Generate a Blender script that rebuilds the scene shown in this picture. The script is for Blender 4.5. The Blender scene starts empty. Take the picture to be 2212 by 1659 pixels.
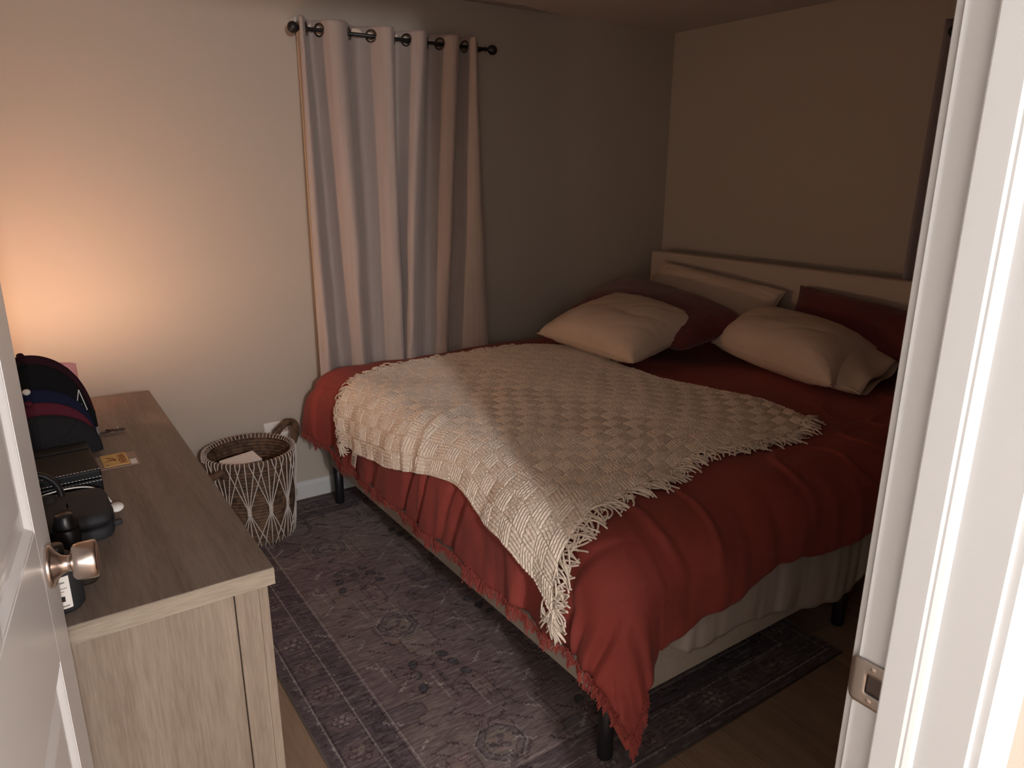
import bpy, bmesh, math, random
import numpy as np
from mathutils import Vector, Matrix
random.seed(7); rng = np.random.default_rng(7)
S = bpy.context.scene; C = S.collection; PI = math.pi

# ------------------------------------------------------------------ camera, world, lights, exposure
cam = bpy.data.objects.new('camera', bpy.data.cameras.new('camera')); C.objects.link(cam)
cam.data.sensor_width = 36; cam.data.lens = 36 * 1563.12 / 2212; cam.data.clip_start = .02
yaw, pit, roll = .60310753, .283644, -.00474038
fw = Vector((math.sin(yaw)*math.cos(pit), math.cos(yaw)*math.cos(pit), -math.sin(pit)))
r0 = Vector((math.cos(yaw), -math.sin(yaw), 0)); d0 = fw.cross(r0)
rt = r0*math.cos(roll) + d0*math.sin(roll); dn = -r0*math.sin(roll) + d0*math.cos(roll)
cam.matrix_world = Matrix(((rt.x, -dn.x, -fw.x, 0), (rt.y, -dn.y, -fw.y, 0), (rt.z, -dn.z, -fw.z, 1.5), (0, 0, 0, 1)))
S.camera = cam
S.view_settings.view_transform = 'Standard'; S.view_settings.look = 'None'
S.view_settings.gamma = 1; S.view_settings.use_curve_mapping = False
S.view_settings.exposure = 0.0
w = bpy.data.worlds.new('world'); S.world = w; w.use_nodes = True
w.node_tree.nodes['Background'].inputs[0].default_value = (.02, .025, .04, 1)
w.node_tree.nodes['Background'].inputs[1].default_value = .3
HALL_POS, HALL_W = (-.005, -1.8, 1.94), 190.0
LAMP_POS, LAMP_W = (.030, 2.60, .920), 19.0
def point(name, pos, power, col, rad):
    l = bpy.data.lights.new(name, 'POINT'); l.energy = power; l.color = col; l.shadow_soft_size = rad
    o = bpy.data.objects.new(name, l); o.location = pos; C.objects.link(o); return o
point('hall_light_bulb', HALL_POS, HALL_W, (1.0, .985, .99), .05)
point('lamp_bulb_light', LAMP_POS, LAMP_W, (1.0, .60, .375), .020)

# ------------------------------------------------------------------ materials
def mat(name, col, rough=.6, metal=0, n_scale=0, n_amt=0, bump=0, b_scale=200, spec=.5, stretch=None, sheen=0, col2=None, coat=0, trans=0, alpha=1, emit=None, sub=0):
    m = bpy.data.materials.new(name); m.use_nodes = True; nt = m.node_tree; N = nt.nodes; L = nt.links
    b = N['Principled BSDF']; b.inputs['Base Color'].default_value = (*col, 1); b.inputs['Roughness'].default_value = rough
    b.inputs['Metallic'].default_value = metal; b.inputs['Specular IOR Level'].default_value = spec
    b.inputs['Sheen Weight'].default_value = sheen; b.inputs['Coat Weight'].default_value = coat
    b.inputs['Transmission Weight'].default_value = trans; b.inputs['Alpha'].default_value = alpha
    if emit: b.inputs['Emission Color'].default_value = (*emit[0], 1); b.inputs['Emission Strength'].default_value = emit[1]
    tc = N.new('ShaderNodeTexCoord'); mp = N.new('ShaderNodeMapping'); L.new(tc.outputs['Object'], mp.inputs[0])
    if stretch: mp.inputs['Scale'].default_value = stretch
    if n_amt or col2:
        nz = N.new('ShaderNodeTexNoise'); nz.inputs['Scale'].default_value = n_scale; nz.inputs['Detail'].default_value = 6; L.new(mp.outputs[0], nz.inputs[0])
        rp = N.new('ShaderNodeValToRGB'); L.new(nz.outputs[0], rp.inputs[0])
        rp.color_ramp.elements[0].position = .33; rp.color_ramp.elements[1].position = .68
        c2 = col2 or tuple(min(1, c*(1+n_amt)) for c in col)
        rp.color_ramp.elements[0].color = (*[c*(1-n_amt) for c in col], 1); rp.color_ramp.elements[1].color = (*c2, 1)
        L.new(rp.outputs[0], b.inputs['Base Color'])
    if bump:
        nb = N.new('ShaderNodeTexNoise'); nb.inputs['Scale'].default_value = b_scale; nb.inputs['Detail'].default_value = 3; L.new(mp.outputs[0], nb.inputs[0])
        bp = N.new('ShaderNodeBump'); bp.inputs['Strength'].default_value = bump; bp.inputs['Distance'].default_value = .002; L.new(nb.outputs[0], bp.inputs['Height'])
        L.new(bp.outputs[0], b.inputs['Normal'])
    return m
def wood(name, c1, c2, axis=1, rough=.5, scale=3., spec=.35, knots=True):
    m = bpy.data.materials.new(name); m.use_nodes = True; nt = m.node_tree; N = nt.nodes; L = nt.links; b = N['Principled BSDF']
    b.inputs['Roughness'].default_value = rough; b.inputs['Specular IOR Level'].default_value = spec
    tc = N.new('ShaderNodeTexCoord'); oi = N.new('ShaderNodeObjectInfo')
    ad = N.new('ShaderNodeVectorMath'); ad.operation = 'MULTIPLY_ADD'; ad.inputs[1].default_value = (1, 1, 1)
    L.new(tc.outputs['Object'], ad.inputs[0])
    cx = N.new('ShaderNodeCombineXYZ'); ml = N.new('ShaderNodeMath'); ml.operation = 'MULTIPLY'; ml.inputs[1].default_value = 17.3
    L.new(oi.outputs['Random'], ml.inputs[0]); [L.new(ml.outputs[0], cx.inputs[i]) for i in range(3)]; L.new(cx.outputs[0], ad.inputs[2])
    mp = N.new('ShaderNodeMapping'); s = [14., 14., 14.]; s[axis] = 1.1; mp.inputs['Scale'].default_value = s; L.new(ad.outputs[0], mp.inputs[0])
    n1 = N.new('ShaderNodeTexNoise'); n1.inputs['Scale'].default_value = scale*.35; n1.inputs['Detail'].default_value = 4; n1.inputs['Distortion'].default_value = .8; L.new(mp.outputs[0], n1.inputs[0])
    n2 = N.new('ShaderNodeTexNoise'); n2.inputs['Scale'].default_value = scale*5; n2.inputs['Detail'].default_value = 8; L.new(mp.outputs[0], n2.inputs[0])
    mx = N.new('ShaderNodeMix'); mx.data_type = 'FLOAT'; mx.inputs[0].default_value = .42; L.new(n1.outputs[0], mx.inputs[2]); L.new(n2.outputs[0], mx.inputs[3])
    rp = N.new('ShaderNodeValToRGB'); rp.color_ramp.elements[0].position = .36; rp.color_ramp.elements[1].position = .64
    rp.color_ramp.elements[0].color = (*c1, 1); rp.color_ramp.elements[1].color = (*c2, 1); L.new(mx.outputs[0], rp.inputs[0])
    hs = N.new('ShaderNodeHueSaturation'); mr = N.new('ShaderNodeMapRange'); mr.inputs[3].default_value = .88; mr.inputs[4].default_value = 1.1
    L.new(oi.outputs['Random'], mr.inputs[0]); L.new(mr.outputs[0], hs.inputs['Value']); L.new(rp.outputs[0], hs.inputs['Color']); L.new(hs.outputs[0], b.inputs['Base Color'])
    bp = N.new('ShaderNodeBump'); bp.inputs['Strength'].default_value = .25; bp.inputs['Distance'].default_value = .0008; L.new(n2.outputs[0], bp.inputs['Height']); L.new(bp.outputs[0], b.inputs['Normal'])
    return m
M = {}
M['wall'] = mat('wall_paint', (.44, .385, .325), .75, bump=.15, b_scale=260)
M['hallwall'] = mat('pale_hall_paint', (.74, .73, .70), .8)
M['ceil'] = mat('ceiling_paint', (.50, .45, .42), .85, bump=.3, b_scale=120)
M['white'] = mat('white_trim_paint', (.58, .58, .58), .35, bump=.06, b_scale=60)
M['door'] = mat('white_door_paint', (.80, .785, .78), .28, bump=.12, b_scale=25)
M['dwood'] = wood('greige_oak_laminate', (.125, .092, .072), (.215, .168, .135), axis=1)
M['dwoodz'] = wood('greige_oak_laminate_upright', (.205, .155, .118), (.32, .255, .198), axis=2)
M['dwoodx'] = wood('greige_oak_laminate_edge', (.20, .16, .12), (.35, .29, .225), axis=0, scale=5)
M['plank'] = wood('light_oak_floor', (.25, .16, .105), (.37, .25, .17), axis=1, rough=.42)
M['duvet'] = mat('rust_cotton', (.265, .041, .030), .8, n_scale=5, n_amt=.10, bump=.35, b_scale=160, sheen=.04)
M['maroon'] = mat('maroon_cotton', (.115, .016, .016), .85, n_scale=5, n_amt=.12, bump=.3, b_scale=160, sheen=.2)
M['cream'] = mat('cream_pillow_cotton', (.60, .47, .37), .85, n_scale=4, n_amt=.06, bump=.3, b_scale=180)
M['sheet'] = mat('off_white_sheet', (.46, .40, .35), .85, n_scale=4, n_amt=.06, bump=.3, b_scale=150)
M['bedfab'] = mat('stone_upholstery', (.46, .40, .33), .9, n_scale=300, n_amt=.12, bump=.5, b_scale=700)
M['headfab'] = mat('pale_upholstery', (.50, .41, .34), .9, n_scale=300, n_amt=.10, bump=.5, b_scale=700)
M['yarn'] = mat('cream_yarn', (.74, .63, .52), .9, n_scale=90, n_amt=.10, bump=.45, b_scale=900, stretch=(1, 1, 1))
M['curtain'] = mat('blush_curtain_cloth', (.37, .30, .27), .72, n_scale=60, n_amt=.05, bump=.3, b_scale=900, stretch=(1, 1, .05), sheen=.15)
M['curtain2'] = mat('plum_grey_curtain_cloth', (.27, .225, .235), .85, bump=.2, b_scale=600)
M['black'] = mat('black_metal', (.012, .011, .013), .42)
M['pitch'] = mat('black_plastic', (.010, .010, .011), .35)
M['rubber'] = mat('soft_black_nylon', (.016, .016, .018), .7, bump=.4, b_scale=700)
M['leather'] = mat('black_leatherette', (.004, .005, .006), .55, spec=.3, bump=.5, b_scale=400)
M['nickel'] = mat('brushed_nickel', (.62, .54, .49), .24, 1.0, bump=.05, b_scale=400, stretch=(1, 30, 1))
M['steel'] = mat('worn_steel', (.45, .39, .34), .38, .9)
M['ring'] = mat('dark_grommet', (.13, .10, .09), .3, .9)
M['blind'] = mat('white_blind', (.74, .62, .50), .6)
M['paper'] = mat('white_paper', (.78, .74, .70), .7)
M['thread'] = mat('white_thread', (.75, .72, .70), .6)
M['wicker'] = mat('brown_banana_fibre', (.085, .042, .024), .75, n_scale=40, n_amt=.55, col2=(.17, .095, .055), bump=.8, b_scale=220)
M['rope'] = mat('white_cotton_cord', (.62, .55, .50), .8, bump=.4, b_scale=600)
M['glass'] = mat('night_window_glass', (.01, .012, .02), .05, spec=.6)
M['capblack'] = mat('black_cap_twill', (.004, .004, .005), .85, spec=.18, bump=.4, b_scale=900)
M['capmaroon'] = mat('dark_maroon_cap_twill', (.022, .004, .009), .85, spec=.18, bump=.4, b_scale=900)
M['capnavy'] = mat('navy_cap_twill', (.007, .009, .030), .85, spec=.18, bump=.4, b_scale=900)
M['capwine'] = mat('wine_red_cap_twill', (.085, .012, .022), .85, spec=.18, bump=.4, b_scale=900)
M['capgrey'] = mat('charcoal_cap_twill', (.013, .012, .014), .85, spec=.18, bump=.4, b_scale=900)
M['clear'] = mat('smoky_clear_plastic', (.5, .5, .5), .15, trans=.8)
M['pinkshade'] = mat('pink_lamp_shade', (.62, .30, .30), .75, bump=.2, b_scale=150)
M['pinklace'] = mat('pink_speckled_lace', (.75, .12, .12), .8, n_scale=240, n_amt=.1, col2=(.9, .75, .7))
M['browncord'] = mat('dark_brown_cord', (.030, .014, .010), .45)
M['tag'] = mat('yellow_kraft_card', (.62, .38, .13), .7, n_scale=30, n_amt=.06)
M['tagink'] = mat('brown_print', (.20, .055, .015), .8)
M['cardpink'] = mat('pink_green_printed_card', (.42, .22, .20), .6, n_scale=45, n_amt=.12, col2=(.22, .22, .14))
M['ink'] = mat('grey_print', (.25, .22, .20), .8)
M['brownglass'] = mat('dark_amber_plastic', (.030, .022, .018), .22)
M['bulb'] = mat('warm_bulb', (1, .8, .5), .5, emit=((1, .55, .25), 14))
M['dome'] = mat('lit_dome_glass', (1, 1, 1), .5, emit=((1, .9, .82), 5))

# ------------------------------------------------------------------ helpers
def tag(o, label=None, cat=None, group=None, kind=None):
    for k, v in (('label', label), ('category', cat), ('group', group), ('kind', kind)):
        if v: o[k] = v
    return o
def link(name, me, m, parent=None, smooth=False):
    o = bpy.data.objects.new(name, me); C.objects.link(o)
    if m: me.materials.append(m)
    if smooth: me.polygons.foreach_set('use_smooth', [True]*len(me.polygons))
    if parent: o.parent = parent
    return o
def pyd(name, v, f, m, parent=None, smooth=False):
    me = bpy.data.meshes.new(name); me.from_pydata([tuple(map(float, q)) for q in v], [], f); me.update()
    return link(name, me, m, parent, smooth)
def grid(name, P, m, parent=None, smooth=True, keep=None, wrap=False):
    n0, n1 = P.shape[:2]; idx = np.arange(n0*n1).reshape(n0, n1)
    if wrap: idx = np.concatenate([idx, idx[:1]], 0)
    f = np.stack([idx[:-1, :-1], idx[1:, :-1], idx[1:, 1:], idx[:-1, 1:]], -1).reshape(-1, 4)
    if keep is not None: f = f[keep.reshape(-1)]
    me = bpy.data.meshes.new(name); me.vertices.add(n0*n1); me.vertices.foreach_set('co', P.reshape(-1).astype(np.float32))
    me.loops.add(len(f)*4); me.loops.foreach_set('vertex_index', f.reshape(-1).astype(np.int32))
    me.polygons.add(len(f)); me.polygons.foreach_set('loop_start', np.arange(0, len(f)*4, 4, dtype=np.int32))
    me.polygons.foreach_set('use_smooth', np.full(len(f), smooth)); me.update(calc_edges=True)
    return link(name, me, m, parent)
def empty(name, loc=(0, 0, 0), rz=0):
    o = bpy.data.objects.new(name, None); C.objects.link(o); o.location = loc; o.rotation_euler = (0, 0, rz); o.empty_display_size = .05; return o
def bx(bm, x0, y0, z0, x1, y1, z1, bev=0, seg=2):
    g = bmesh.ops.create_cube(bm, size=1, matrix=Matrix.Translation(((x0+x1)/2, (y0+y1)/2, (z0+z1)/2)) @ Matrix.Diagonal((abs(x1-x0), abs(y1-y0), abs(z1-z0), 1)))
    if bev:
        es = list({e for v in g['verts'] for e in v.link_edges}); bmesh.ops.bevel(bm, geom=es, offset=bev, segments=seg, affect='EDGES', profile=.5)
def fin(name, bm, m, parent=None, smooth=False):
    bmesh.ops.recalc_face_normals(bm, faces=bm.faces[:]); me = bpy.data.meshes.new(name); bm.to_mesh(me); bm.free(); return link(name, me, m, parent, smooth)
def box(name, x0, y0, z0, x1, y1, z1, m, parent=None, bev=.002):
    bm = bmesh.new(); bx(bm, x0, y0, z0, x1, y1, z1, bev); return fin(name, bm, m, parent)
def lathe_pts(prof, n=32): # prof [(r,z)]
    a = np.linspace(0, 2*PI, n, endpoint=False); pr = np.array(prof)
    return np.stack([np.cos(a)[:, None]*pr[None, :, 0], np.sin(a)[:, None]*pr[None, :, 0], np.broadcast_to(pr[None, :, 1], (n, len(pr)))], -1)
def lathe(name, prof, m, parent=None, loc=(0, 0, 0), rot=None, n=32, scale=(1, 1, 1)):
    P = lathe_pts(prof, n)*np.array(scale)
    if rot is not None: P = P @ np.array(rot).T
    return grid(name, P+np.array(loc), m, parent, True, wrap=True)
def tube_vf(pts, r, n=6, closed=False):
    pts = np.asarray(pts, float); k = len(pts)
    T = np.roll(pts, -1, 0)-np.roll(pts, 1, 0) if closed else np.gradient(pts, axis=0)
    T /= np.linalg.norm(T, axis=1)[:, None]+1e-12
    up = np.array([0, 0, 1.]) if abs(T[0, 2]) < .9 else np.array([1., 0, 0])
    V = []; N0 = np.cross(T[0], up); N0 /= np.linalg.norm(N0)
    rr = np.broadcast_to(r, (k,))
    for i in range(k):
        N0 = N0-T[i]*np.dot(N0, T[i]); N0 /= np.linalg.norm(N0)+1e-12; B = np.cross(T[i], N0)
        for j in range(n):
            a = 2*PI*j/n; V.append(pts[i]+rr[i]*(math.cos(a)*N0+math.sin(a)*B))
    F = []
    for i in range(k if closed else k-1):
        for j in range(n):
            i2 = (i+1) % k; F.append((i*n+j, i*n+(j+1) % n, i2*n+(j+1) % n, i2*n+j))
    if not closed: F.append(tuple(range(n))[::-1]); F.append(tuple((k-1)*n+j for j in range(n)))
    return V, F
def join_vf(parts):
    V = []; F = []
    for v, f in parts:
        o = len(V); V += list(v); F += [tuple(i+o for i in q) for q in f]
    return V, F
def tube(name, pts, r, m, parent=None, n=8, closed=False):
    V, F = tube_vf(pts, r, n, closed); return pyd(name, V, F, m, parent, True)
def smooth_path(P, k=8):
    P = np.asarray(P, float); Q = np.vstack([2*P[0]-P[1], P, 2*P[-1]-P[-2]]); out = []
    for i in range(1, len(Q)-2):
        for t in np.linspace(0, 1, k, endpoint=False):
            a, b, c, d = Q[i-1:i+3]; out.append(.5*((2*b)+(c-a)*t+(2*a-5*b+4*c-d)*t*t+(-a+3*b-3*c+d)*t**3))
    out.append(P[-1]); return np.array(out)
def noise2(x, y, seed=0):
    xi = np.floor(x).astype(int); yi = np.floor(y).astype(int); xf = x-xi; yf = y-yi
    def h(a, b):
        n = (a*374761393+b*668265263+seed*974634777) & 0x7fffffff
        n = ((n ^ (n >> 13))*1274126177) & 0x7fffffff
        return ((n ^ (n >> 16)) & 0xffff)/65535.*2-1
    u = xf*xf*(3-2*xf); v = yf*yf*(3-2*yf)
    return (h(xi, yi)*(1-u)+h(xi+1, yi)*u)*(1-v)+(h(xi, yi+1)*(1-u)+h(xi+1, yi+1)*u)*v
def prism(name, poly, z0, z1, m, parent=None):   # poly in xy extruded in z
    n = len(poly); V = [(x, y, z0) for x, y in poly]+[(x, y, z1) for x, y in poly]
    F = [(i, (i+1) % n, n+(i+1) % n, n+i) for i in range(n)]+[tuple(range(n))[::-1], tuple(range(n, 2*n))]
    o = pyd(name, V, F, m, parent)
    bm = bmesh.new(); bm.from_mesh(o.data); bmesh.ops.recalc_face_normals(bm, faces=bm.faces[:]); bm.to_mesh(o.data); bm.free(); return o
def struct(o): o['kind'] = 'structure'; return o

# ------------------------------------------------------------------ room shell
XL, XR, YB_, CH = -.30, 3.305, 3.185, 2.265      # left wall, headboard wall, curtain wall, ceiling height
DY0, DY1 = .230, .355                             # doorway wall, hall side and room side
HX0, HX1, HY = -1.1, 1.9, -2.5                   # hall
bm = bmesh.new(); bx(bm, HX0-.2, HY-.1, -.12, XR+.1, YB_+.1, -.012); fl = struct(fin('floor', bm, M['plank']))
pw, plen = .182, 1.22
x = HX0; col = 0; cache = {}
while x < XR:
    y = HY-(col*.43 % plen); x1 = min(x+pw, XR)
    while y < YB_:
        ya, yb = max(y, HY), min(y+plen, YB_)
        inroom = yb > DY1 and x1 > XL or ya < DY0 and x < HX1
        if yb-ya > .02 and inroom:
            key = (round(x1-x, 3), round(yb-ya, 3))
            if key not in cache:
                b2 = bmesh.new(); bx(b2, .0008, .0008, -.012, key[0]-.0008, key[1]-.0008, 0, .0012, 1); me = bpy.data.meshes.new('plank'); bmesh.ops.recalc_face_normals(b2, faces=b2.faces[:]); b2.to_mesh(me); b2.free(); me.materials.append(M['plank']); cache[key] = me
            o = bpy.data.objects.new('plank', cache[key]); C.objects.link(o); o.location = (x, ya, 0); o.parent = fl
        y += plen
    x += pw; col += 1
struct(box('ceiling', HX0-.1, HY-.1, CH, XR+.1, YB_+.1, CH+.1, M['ceil'], bev=0))
struct(box('wall_back', XL-.1, YB_, 0, XR+.1, YB_+.1, CH, M['wall'], bev=0))
struct(box('wall_right', XR, DY0, 0, XR+.1, YB_, CH, M['wall'], bev=0))
struct(box('wall_left', XL-.1, DY1, 0, XL, YB_, CH, M['wall'], bev=0))
OX0, OX1, OZ = -.158, .7395, 2.06                 # rough opening
bm = bmesh.new()
bx(bm, HX0, DY0, 0, OX0, DY1, CH); bx(bm, OX1, DY0, 0, XR+.1, DY1, CH); bx(bm, OX0, DY0, OZ, OX1, DY1, CH)
struct(fin('wall_front', bm, M['wall']))
bm = bmesh.new(); bx(bm, HX0-.1, HY-.1, 0, HX0, DY0, CH); bx(bm, HX1, HY-.1, 0, HX1+.1, DY0, CH); bx(bm, HX0, HY-.1, 0, HX1, HY, CH)
struct(fin('wall_hall', bm, M['hallwall']))
def baseboard(name, x0, y0, x1, y1):
    d = Vector((x1-x0, y1-y0, 0)); L_ = d.length; a = math.atan2(d.y, d.x)
    prof = [(0, 0), (.013, 0), (.013, .066), (.009, .074), (.006, .084), (0, .086)]
    V = [(0, -p, z) for p, z in prof]+[(L_, -p, z) for p, z in prof]; n = len(prof)
    o = pyd(name, V, [(i, (i+1) % n, n+(i+1) % n, n+i) for i in range(n)]+[tuple(range(n)), tuple(range(n, 2*n))[::-1]], M['white'])
    o.location = (x0, y0, 0); o.rotation_euler = (0, 0, a); struct(o)
baseboard('baseboard_back', XL, YB_, XR, YB_); baseboard('baseboard_right', XR, YB_, XR, DY1); baseboard('baseboard_left', XL, DY1, XL, YB_)
# door frame: jambs with stops, casings
JX = .7215
bm_poly = [(JX, DY0), (OX1, DY0), (OX1, DY1), (JX, DY1)]
jr = struct(prism('trim_1', [(JX, DY0+.002), (JX+.002, DY0), (OX1, DY0), (OX1, DY1), (JX+.002, DY1), (JX, DY1-.002)], 0, 2.045, M['white']))
prism('door_stop', [(JX, .3195), (JX-.010, .3195), (JX-.0105, .318), (JX-.0105, .291), (JX-.0085, .288), (JX-.0085, .2855), (JX-.006, .281), (JX-.002, .2785), (JX, .278)], 0, 2.03, M['white'], jr)
def casing(name, x, y, sx, sy, z1=2.10):   # profiled casing, inner edge at x, wall face at y; sx outward along x, sy outward from wall
    prof = [(0, 0), (0, .008), (.003, .010), (.010, .0105), (.014, .0085), (.018, .0125), (.044, .0165), (.052, .017), (.057, .014), (.057, 0)]
    return struct(prism(name, [(x+sx*p, y+sy*q) for p, q in prof], 0, z1, M['white']))
casing('trim_2', JX+.006, DY0, 1, -1); casing('trim_3', JX+.006, DY1, 1, 1)
jl = struct(prism('trim_4', [(OX0, DY0), (OX0+.018, DY0), (OX0+.018, DY1), (OX0, DY1)], 0, 2.045, M['white']))
casing('trim_5', OX0+.012, DY0, -1, -1); casing('trim_6', OX0+.012, DY1, -1, 1)
hj = struct(box('trim_7', OX0, DY0, 2.042, OX1, DY1, OZ, M['white'], bev=.001)); box('door_stop', OX0+.018, .278, 2.031, JX, .3195, 2.042, M['white'], hj, .001)
struct(box('trim_8', OX0-.045, DY0-.016, 2.048, OX1+.045, DY0, 2.105, M['white'], bev=.003)); struct(box('trim_9', OX0-.045, DY1, 2.048, OX1+.045, DY1+.016, 2.105, M['white'], bev=.003))
# strike plate on the right jamb: rounded plate with lip, latch hole, two screws
def plate_mesh():
    zc = .951; y0, y1 = .3185, .3520
    bm = bmesh.new(); rows = 9; nz = 15
    V = {}
    ys = [y0, .3215, .3265, .3310, .3355, .3400, .3440, y1, .3560, .3595, .3615]
    for i, yy in enumerate(ys):
        for j in range(nz):
            t = j/(nz-1)*2-1; hh = .0285
            if yy > y1: hh = .0285-((yy-y1)/.0095)**2*.011
            zz = zc+t*hh; xx = JX-.0016
            if yy > y1: xx = JX-.0016+((yy-y1)/.0095)**2*.0065
            V[i, j] = bm.verts.new((xx, yy, zz))
    for i in range(len(ys)-1):
        for j in range(nz-1):
            if 1 <= i <= 4 and 4 <= j <= 9: continue
            bm.faces.new((V[i, j], V[i+1, j], V[i+1, j+1], V[i, j+1]))
    return fin('strike_plate', bm, M['steel'], jr, True)
plate = plate_mesh(); sm = plate.modifiers.new('s', 'SOLIDIFY'); sm.thickness = .0014
box('latch_hole', JX-.0006, .3215, .9385, JX+.001, .3440, .9625, M['ring'], plate, .0005)
for zz in (.9305, .9715):
    lathe('screw', [(0, .0008), (.003, .0006), (.0042, -.0004), (.0042, -.001)], M['nickel'], plate, (JX-.0026, .334, zz), ((0, 0, -1), (0, 1, 0), (1, 0, 0)), 16)

# ------------------------------------------------------------------ the open panel door
hx, hy = -.1335, .352; ang = math.atan2(.858, .1185)
dr = empty('door_1', (hx, hy, .008), ang); dr['kind'] = 'structure'
DW, DT, DH = .858, .035, 2.02
def stile(name, x0, x1, z0, z1): box(name, x0, 0, z0, x1, DT, z1, M['door'], dr, .0012)
st, mu = .105, .10; pxs = [(st, DW/2-mu/2), (DW/2+mu/2, DW-st)]; pzs = [(.235, .815), (1.02, 1.60), (1.71, 1.90)]
stile('stile', 0, st, 0, DH); stile('stile', DW-st, DW, 0, DH)
for a_, b_ in ((0, .235), (.815, 1.02), (1.60, 1.71), (1.90, DH)): stile('rail', st, DW-st, a_, b_)
for a_, b_ in pzs:
    stile('mullion', pxs[0][1], pxs[1][0], a_, b_)
    for x0, x1 in pxs:
        rings = [(0, .001), (.004, .001), (.008, .0035), (.015, .0085), (.022, .0095), (.030, .0095), (.055, .0035), (.060, .003)]
        V = []; F = []
        for side in (0, 1):
            o = len(V)
            for ins, dep in rings:
                yy = dep if side == 0 else DT-dep
                V += [(x0+ins, yy, a_+ins), (x1-ins, yy, a_+ins), (x1-ins, yy, b_-ins), (x0+ins, yy, b_-ins)]
            for k in range(len(rings)-1):
                for j in range(4):
                    q = (o+k*4+j, o+k*4+(j+1) % 4, o+k*4+4+(j+1) % 4, o+k*4+4+j); F.append(q if side == 0 else q[::-1])
            q = tuple(o+len(rings)*4-4+j for j in range(4)); F.append(q if side == 0 else q[::-1])
        pyd('panel', V, F, M['door'], dr)
RX = ((1, 0, 0), (0, 0, -1), (0, 1, 0))     # lathe axis z -> local -y
for side in (0, 1):
    rm = RX if side == 0 else ((1, 0, 0), (0, 0, 1), (0, -1, 0)); yb = 0 if side == 0 else DT
    kn = lathe('door_knob', [(0, .0), (.031, .0), (.0315, .003), (.0305, .006), (.027, .0085), (.0200, .012), (.0140, .018), (.0118, .025), (.0125, .029), (.0165, .0305), (.0225, .0315), (.0262, .035), (.0275, .041), (.0282, .058), (.0274, .0625), (.023, .0645), (0, .065)], M['nickel'], dr, (DW-.062, yb, .944), rm, 48)
    if side == 0: kn['label'] = 'brushed nickel knob with round rose'
box('latch_bolt', DW-.0005, .0115, .93, DW+.001, .0235, .985, M['steel'], dr, .0004)
for zz in (.18, 1.0, 1.84): box('hinge', -.004, .030, zz-.045, .006, .041, zz+.045, M['steel'], dr, .002)

# ------------------------------------------------------------------ windows (behind curtains)
def window(name, ax, x0, x1, z0, z1):    # ax 'y': on wall_back ; 'x': on wall_right
    o = empty(name); o['kind'] = 'structure'
    def b(nm, a0, c0, a1, c1, d0, d1, m):
        if ax == 'y': box(nm, a0, YB_-d1, c0, a1, YB_-d0, c1, m, o, .002)
        else: box(nm, XR-d1, a0, c0, XR-d0, a1, c1, m, o, .002)
    b('window_frame', x0, z0, x1, z0+.05, 0, .018, M['white']); b('window_frame', x0, z1-.05, x1, z1, 0, .018, M['white'])
    b('window_frame', x0, z0, x0+.05, z1, 0, .018, M['white']); b('window_frame', x1-.05, z0, x1, z1, 0, .018, M['white'])
    b('sash_rail', x0+.05, (z0+z1)/2-.02, x1-.05, (z0+z1)/2+.02, .002, .014, M['white'])
    b('pane', x0+.05, z0+.05, x1-.05, (z0+z1)/2-.02, 0, .006, M['glass']); b('pane', x0+.05, (z0+z1)/2+.02, x1-.05, z1-.05, 0, .006, M['glass'])
window('window_1', 'y', 1.14, 1.90, .90, 2.04); window('window_2', 'x', .80, 1.50, .95, 2.02)
# roller blind with bead chain
bl = tag(empty('roller_blind', (0, 0, 0)), 'white roller blind mostly hidden behind the blush curtain, only its edge and bead chain showing', 'blind')
box('blind_cloth', 1.100, 3.152, .52, 1.93, 3.158, 2.06, M['blind'], bl, .001)
lathe('roller_tube', [(0, 0), (.018, 0), (.018, .85), (0, .85)], M['blind'], bl, (1.09, 3.14, 2.066), ((0, 0, 1), (0, 1, 0), (-1, 0, 0)), 20)
box('bracket', 1.082, 3.115, 2.045, 1.090, 3.185, 2.095, M['white'], bl, .002)
pts = []
bm = bmesh.new()
for k in range(84):
    z = 2.052-k*.0085; xx = 1.096+.004*math.sin(k*.05)
    bmesh.ops.create_icosphere(bm, subdivisions=1, radius=.0024, matrix=Matrix.Translation((xx, 3.108, z)))
    if k < 60: bmesh.ops.create_icosphere(bm, subdivisions=1, radius=.0024, matrix=Matrix.Translation((xx+.012, 3.108, z)))
o = fin('bead_chain', bm, M['paper'], bl, True); o['kind'] = 'stuff'

# ------------------------------------------------------------------ curtain rod + grommet curtain
rod = tag(empty('curtain_rod', (0, 0, 0)), 'thin black metal rod with ball ends holding up the blush curtain', 'curtain rod')
RY, RZ = 3.092, 2.052
tube('rod', [(1.09, RY, RZ), (1.99, RY, RZ)], .0075, M['black'], rod, 12)
fp = [(0, 0), (.0095, 0), (.0105, .006), (.0075, .010), (.007, .016), (.011, .022), (.0185, .031), (.0225, .043), (.0205, .055), (.013, .063), (0, .066)]
lathe('finial', fp, M['black'], rod, (1.110, RY, RZ), ((0, 0, -1), (0, 1, 0), (1, 0, 0)), 24); lathe('finial', fp, M['black'], rod, (1.965, RY, RZ), ((0, 0, 1), (0, 1, 0), (-1, 0, 0)), 24)
for xx in (1.118, 1.945):
    b_ = box('bracket', xx-.006, RY-.004, RZ-.012, xx+.006, YB_, RZ-.006, M['black'], rod, .001); box('wall_plate', xx-.012, YB_-.005, RZ-.035, xx+.012, YB_, RZ+.025, M['black'], b_, .002)
YF, YK = 3.048, 3.125
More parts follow.
